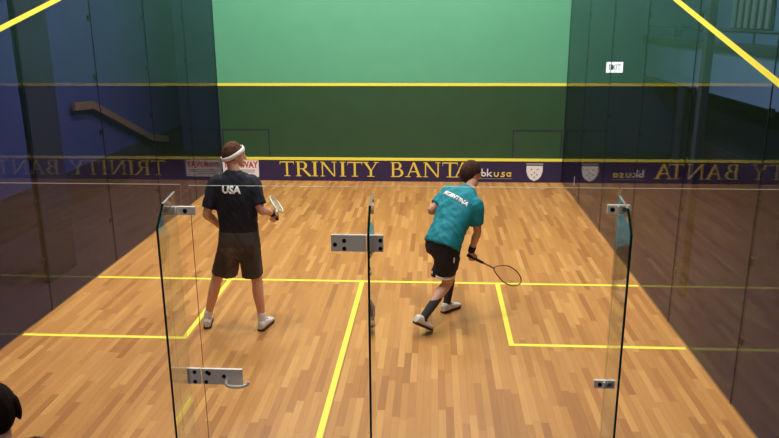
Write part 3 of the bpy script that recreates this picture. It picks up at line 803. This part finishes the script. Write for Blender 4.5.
on_surface(bm, TS, V((4.262, 3.40, 1.215)) + nb * .1, xa, ya, nb); solid(obj('lettering', bm, M['white'], TS))
bm = bmesh.new()
trunk(bm, [((4.130, 3.205, .87), XH, .172, .128), ((4.125, 3.20, .80), XH, .182, .146), ((4.125, 3.20, .72), XH, .170, .136)])
trunk(bm, [(hipR + V((-.02, .02, .0)), XH, .110, .125), (hipR.lerp(knR, .45) + V((-.02, 0, 0)), XH, .108, .125), (V((4.1285, 3.17, .53)), XH, .102, .120), (V((4.128, 3.17, .505)), XH, .102, .120)])
trunk(bm, [(hipL + V((.02, -.02, 0)), XH, .110, .125), (hipL.lerp(knL, .45), XH, .104, .118), (hipL.lerp(knL, .86), XH, .094, .108)])
SH = remesh('shorts', bm, M['black'], P2, .007, 4, folds=.008)
bm = bmesh.new()
hm_ = V((4.128, 3.17, .505)); hd = (hm_ - (hipR.lerp(knR, .45) + V((-.02, 0, 0)))).normalized()
trunk(bm, [(hm_ - hd * .020, XH, .1065, .1245), (hm_ + hd * .003, XH, .106, .124)], sub=1); obj('hem_trim', bm, M['white'], SH, smooth=True)
bm = text_mesh('I', .07, bold=.004)
on_surface(bm, SH, (4.26, 2.95, .70), (1, 0, 0), (0, 0, 1), (.25, -.95, .1)); solid(obj('logo', bm, M['white'], SH))
for kn, an in ((knR, anR), (knL, anL)):
    bm = bmesh.new(); limb(bm, [(an.lerp(kn, .58), .049), (an.lerp(kn, .35), .046), (an.lerp(kn, .05), .040), (an - V((0, 0, .02)), .041)], n=16); obj('sock', bm, M['sock'], P2, smooth=True)
shoe(P2, (3.848, 2.755, .145), (4.02, 2.90, .008)); shoe(P2, (4.128, 3.365, .0), (4.318, 3.565, .0))
bm = bmesh.new(); limb(bm, [(elR.lerp(wrR, .74), .038), (elR.lerp(wrR, 1.0), .036)], n=16, sub=2, cap=False); obj('wristband', bm, M['black'], P2, smooth=True)
racket('brown squash racket hanging from the right hand of the player in teal', GP2, RD2, (.2, -.75, .6), M['frameb'], M['frameb'])

# ---- spectators behind the glass, seen only by the tops of their heads
def spectator(label, c, s, hm, F, long, skin):
    c = V(c); z0 = c.z; U = V((0, 0, 1)); F = V(F).normalized(); Rr = F.cross(U)
    root = thing('person', label, 'person', (c.x, c.y, 0)); bm = bmesh.new()
    B = lambda x, y, z: V((c.x + x * s, c.y + y * s, z0 + z * s))
    seat = z0 - .78 * s
    trunk(bm, [(B(0, -.02, -.78), X, .17 * s, .12 * s), (B(0, -.04, -.66), X, .165 * s, .115 * s), (B(0, -.04, -.48), X, .15 * s, .10 * s), (B(0, -.03, -.34), X, .17 * s, .11 * s), (B(0, -.02, -.25), X, .13 * s, .08 * s), (B(0, -.01, -.20), X, .06 * s, .06 * s)])
    limb(bm, [(B(0, -.015, -.24), .055 * s), (B(0, -.005, -.05), .054 * s)]); head_parts(bm, c, Rr, F, U, s)
    for q in (-1, 1):
        limb(bm, [(B(q * .09, 0, -.76), .085 * s), (B(q * .10, .22, -.73), .07 * s), (B(q * .10, .40, -.74), .055 * s), (B(q * .10, .42, -.95), .05 * s), (V((c.x + q * .1 * s, c.y + .40 * s, .10)), .036 * s)])
        limb(bm, [(V((c.x + q * .1 * s, c.y + .38 * s, .05)), .036 * s), (V((c.x + q * .1 * s, c.y + .50 * s, .04)), .032 * s)])
        arm_body(bm, B(q * .18, -.02, -.29), B(q * .22, .05, -.56), B(q * .12, .27, -.62), s)
        hand(bm, B(q * .12, .28, -.62), (-.2 * q, 1, -.15), (0, -.1, -1), .3, q, s)
    remesh('body', bm, skin, root, .006, 3); face_bits(root, c, Rr, F, U, s)
    hair_cap(root, c, Rr, F, U, hm, s, vol=1.06, long=long)
    bm = bmesh.new()
    trunk(bm, [(B(0, -.03, -.74), X, .19 * s, .14 * s), (B(0, -.04, -.6), X, .18 * s, .13 * s), (B(0, -.03, -.36), X, .195 * s, .135 * s), (B(0, -.02, -.26), X, .15 * s, .10 * s), (B(0, -.01, -.20), X, .075 * s, .072 * s)])
    for q in (-1, 1): limb(bm, [(B(q * .17, -.02, -.29), .075 * s), (B(q * .21, .05, -.55), .058 * s), (B(q * .13, .24, -.62), .045 * s)], n=16)
    remesh('jumper', bm, M['jumper'], root, .008, 4)
    bm = bmesh.new()
    trunk(bm, [(B(0, -.02, -.79), X, .18 * s, .13 * s), (B(0, -.02, -.68), X, .18 * s, .13 * s)])
    for q in (-1, 1): limb(bm, [(B(q * .09, 0, -.76), .095 * s), (B(q * .10, .22, -.73), .08 * s), (B(q * .10, .40, -.74), .064 * s), (B(q * .10, .42, -.95), .058 * s), (V((c.x + q * .1 * s, c.y + .40 * s, .14)), .05 * s)], n=16)
    remesh('trousers', bm, M['black'], root, .008, 4)
    for q in (-1, 1): shoe(root, (c.x + q * .1 * s, c.y + .33 * s, 0), (c.x + q * .1 * s, c.y + .60 * s, 0))
    bm = bmesh.new()
    box(bm, c.x - .2, c.x + .2, c.y - .22, c.y + .18, seat - .13, seat - .10)
    st = tag(obj('stool', bm, M['bench'], loc=(c.x, c.y, 0), bevel=.006), 'low wooden stool under the ' + ('dark-haired' if c.x < 2.2 else 'brown-haired') + ' spectator', 'stool')
    for a in (-1, 1):
        for b in (-1, 1):
            bm = bmesh.new(); box(bm, c.x + a * .17 - .018, c.x + a * .17 + .018, c.y - .02 + b * .17 - .018, c.y - .02 + b * .17 + .018, 0, seat - .13)
            obj('leg', bm, M['bench'], st)
spectator('person with dark hair at the lower left edge, behind the glass', (1.948, -.75, 1.186), 1.0, M['black_hair'], (-.25, 1, -.1), .34, M['skin'])
spectator('person with brown hair, just the crown showing at the bottom edge', (2.515, -1.40, 1.316), 1.0, M['hair'], (0, 1, 0), .1, M['skin'])

# ------------------------------------------------------------------ light
def area(name, loc, size, power, col=(1, .985, .96), rot=(0, 0, 0), sy=None):
    l = bpy.data.lights.new(name, 'AREA'); l.energy = power; l.color = col; l.shape = 'RECTANGLE'; l.size = size; l.size_y = sy or size
    o = bpy.data.objects.new(name, l); COL.objects.link(o); o.location = loc; o.rotation_euler = rot; return o
for x in (1.5, 4.9):
    for y in (2.3, 5.2, 8.1):
        area('court_lamp', (x, y, 6.4), .5, 146, sy=1.4)
area('hall_lamp', (-1.0, 9.0, 6.7), .8, 58, (.62, .76, 1.0), sy=6)
area('hall_lamp', (8.0, 8.5, 6.7), .8, 46, (.56, .72, 1.0), sy=6)
area('plate_fill_light', (3.6, -5.6, 6.2), 2.5, 110, (1, .95, .9), rot=(math.radians(50), 0, 0), sy=.6)  # unseen fill light added behind the camera to brighten the steel plates
W = bpy.data.worlds.new('World'); SC.world = W; W.use_nodes = True
W.node_tree.nodes['Background'].inputs[0].default_value = (.5, .6, .8, 1); W.node_tree.nodes['Background'].inputs[1].default_value = .05

# ------------------------------------------------------------------ camera
cam = bpy.data.cameras.new('Camera'); co = bpy.data.objects.new('Camera', cam); COL.objects.link(co); SC.camera = co
cam.sensor_fit = 'HORIZONTAL'; cam.sensor_width = 36; cam.lens = 36 * 729.709 / 779; cam.clip_start = .05
yaw, pit, rol = -6.186618e-02, 2.69210712e-01, -5.06521263e-03
fw = V((math.sin(yaw) * math.cos(pit), math.cos(yaw) * math.cos(pit), -math.sin(pit)))
r = V((math.cos(yaw), -math.sin(yaw), 0)); u = r.cross(fw)
r2 = r * math.cos(rol) + u * math.sin(rol); u2 = u * math.cos(rol) - r * math.sin(rol)
m = Matrix((r2, u2, -fw)).transposed().to_4x4(); m.translation = V((4.0219, 9.75 - 13.502436, 2.98595)); co.matrix_world = m

SC.cycles.use_denoising = True
SC.cycles.transparent_max_bounces = 24; SC.cycles.max_bounces = 10
vs = SC.view_settings; vs.view_transform = 'Standard'; vs.look = 'None'; vs.gamma = 1; vs.use_curve_mapping = False; vs.exposure = 0.0
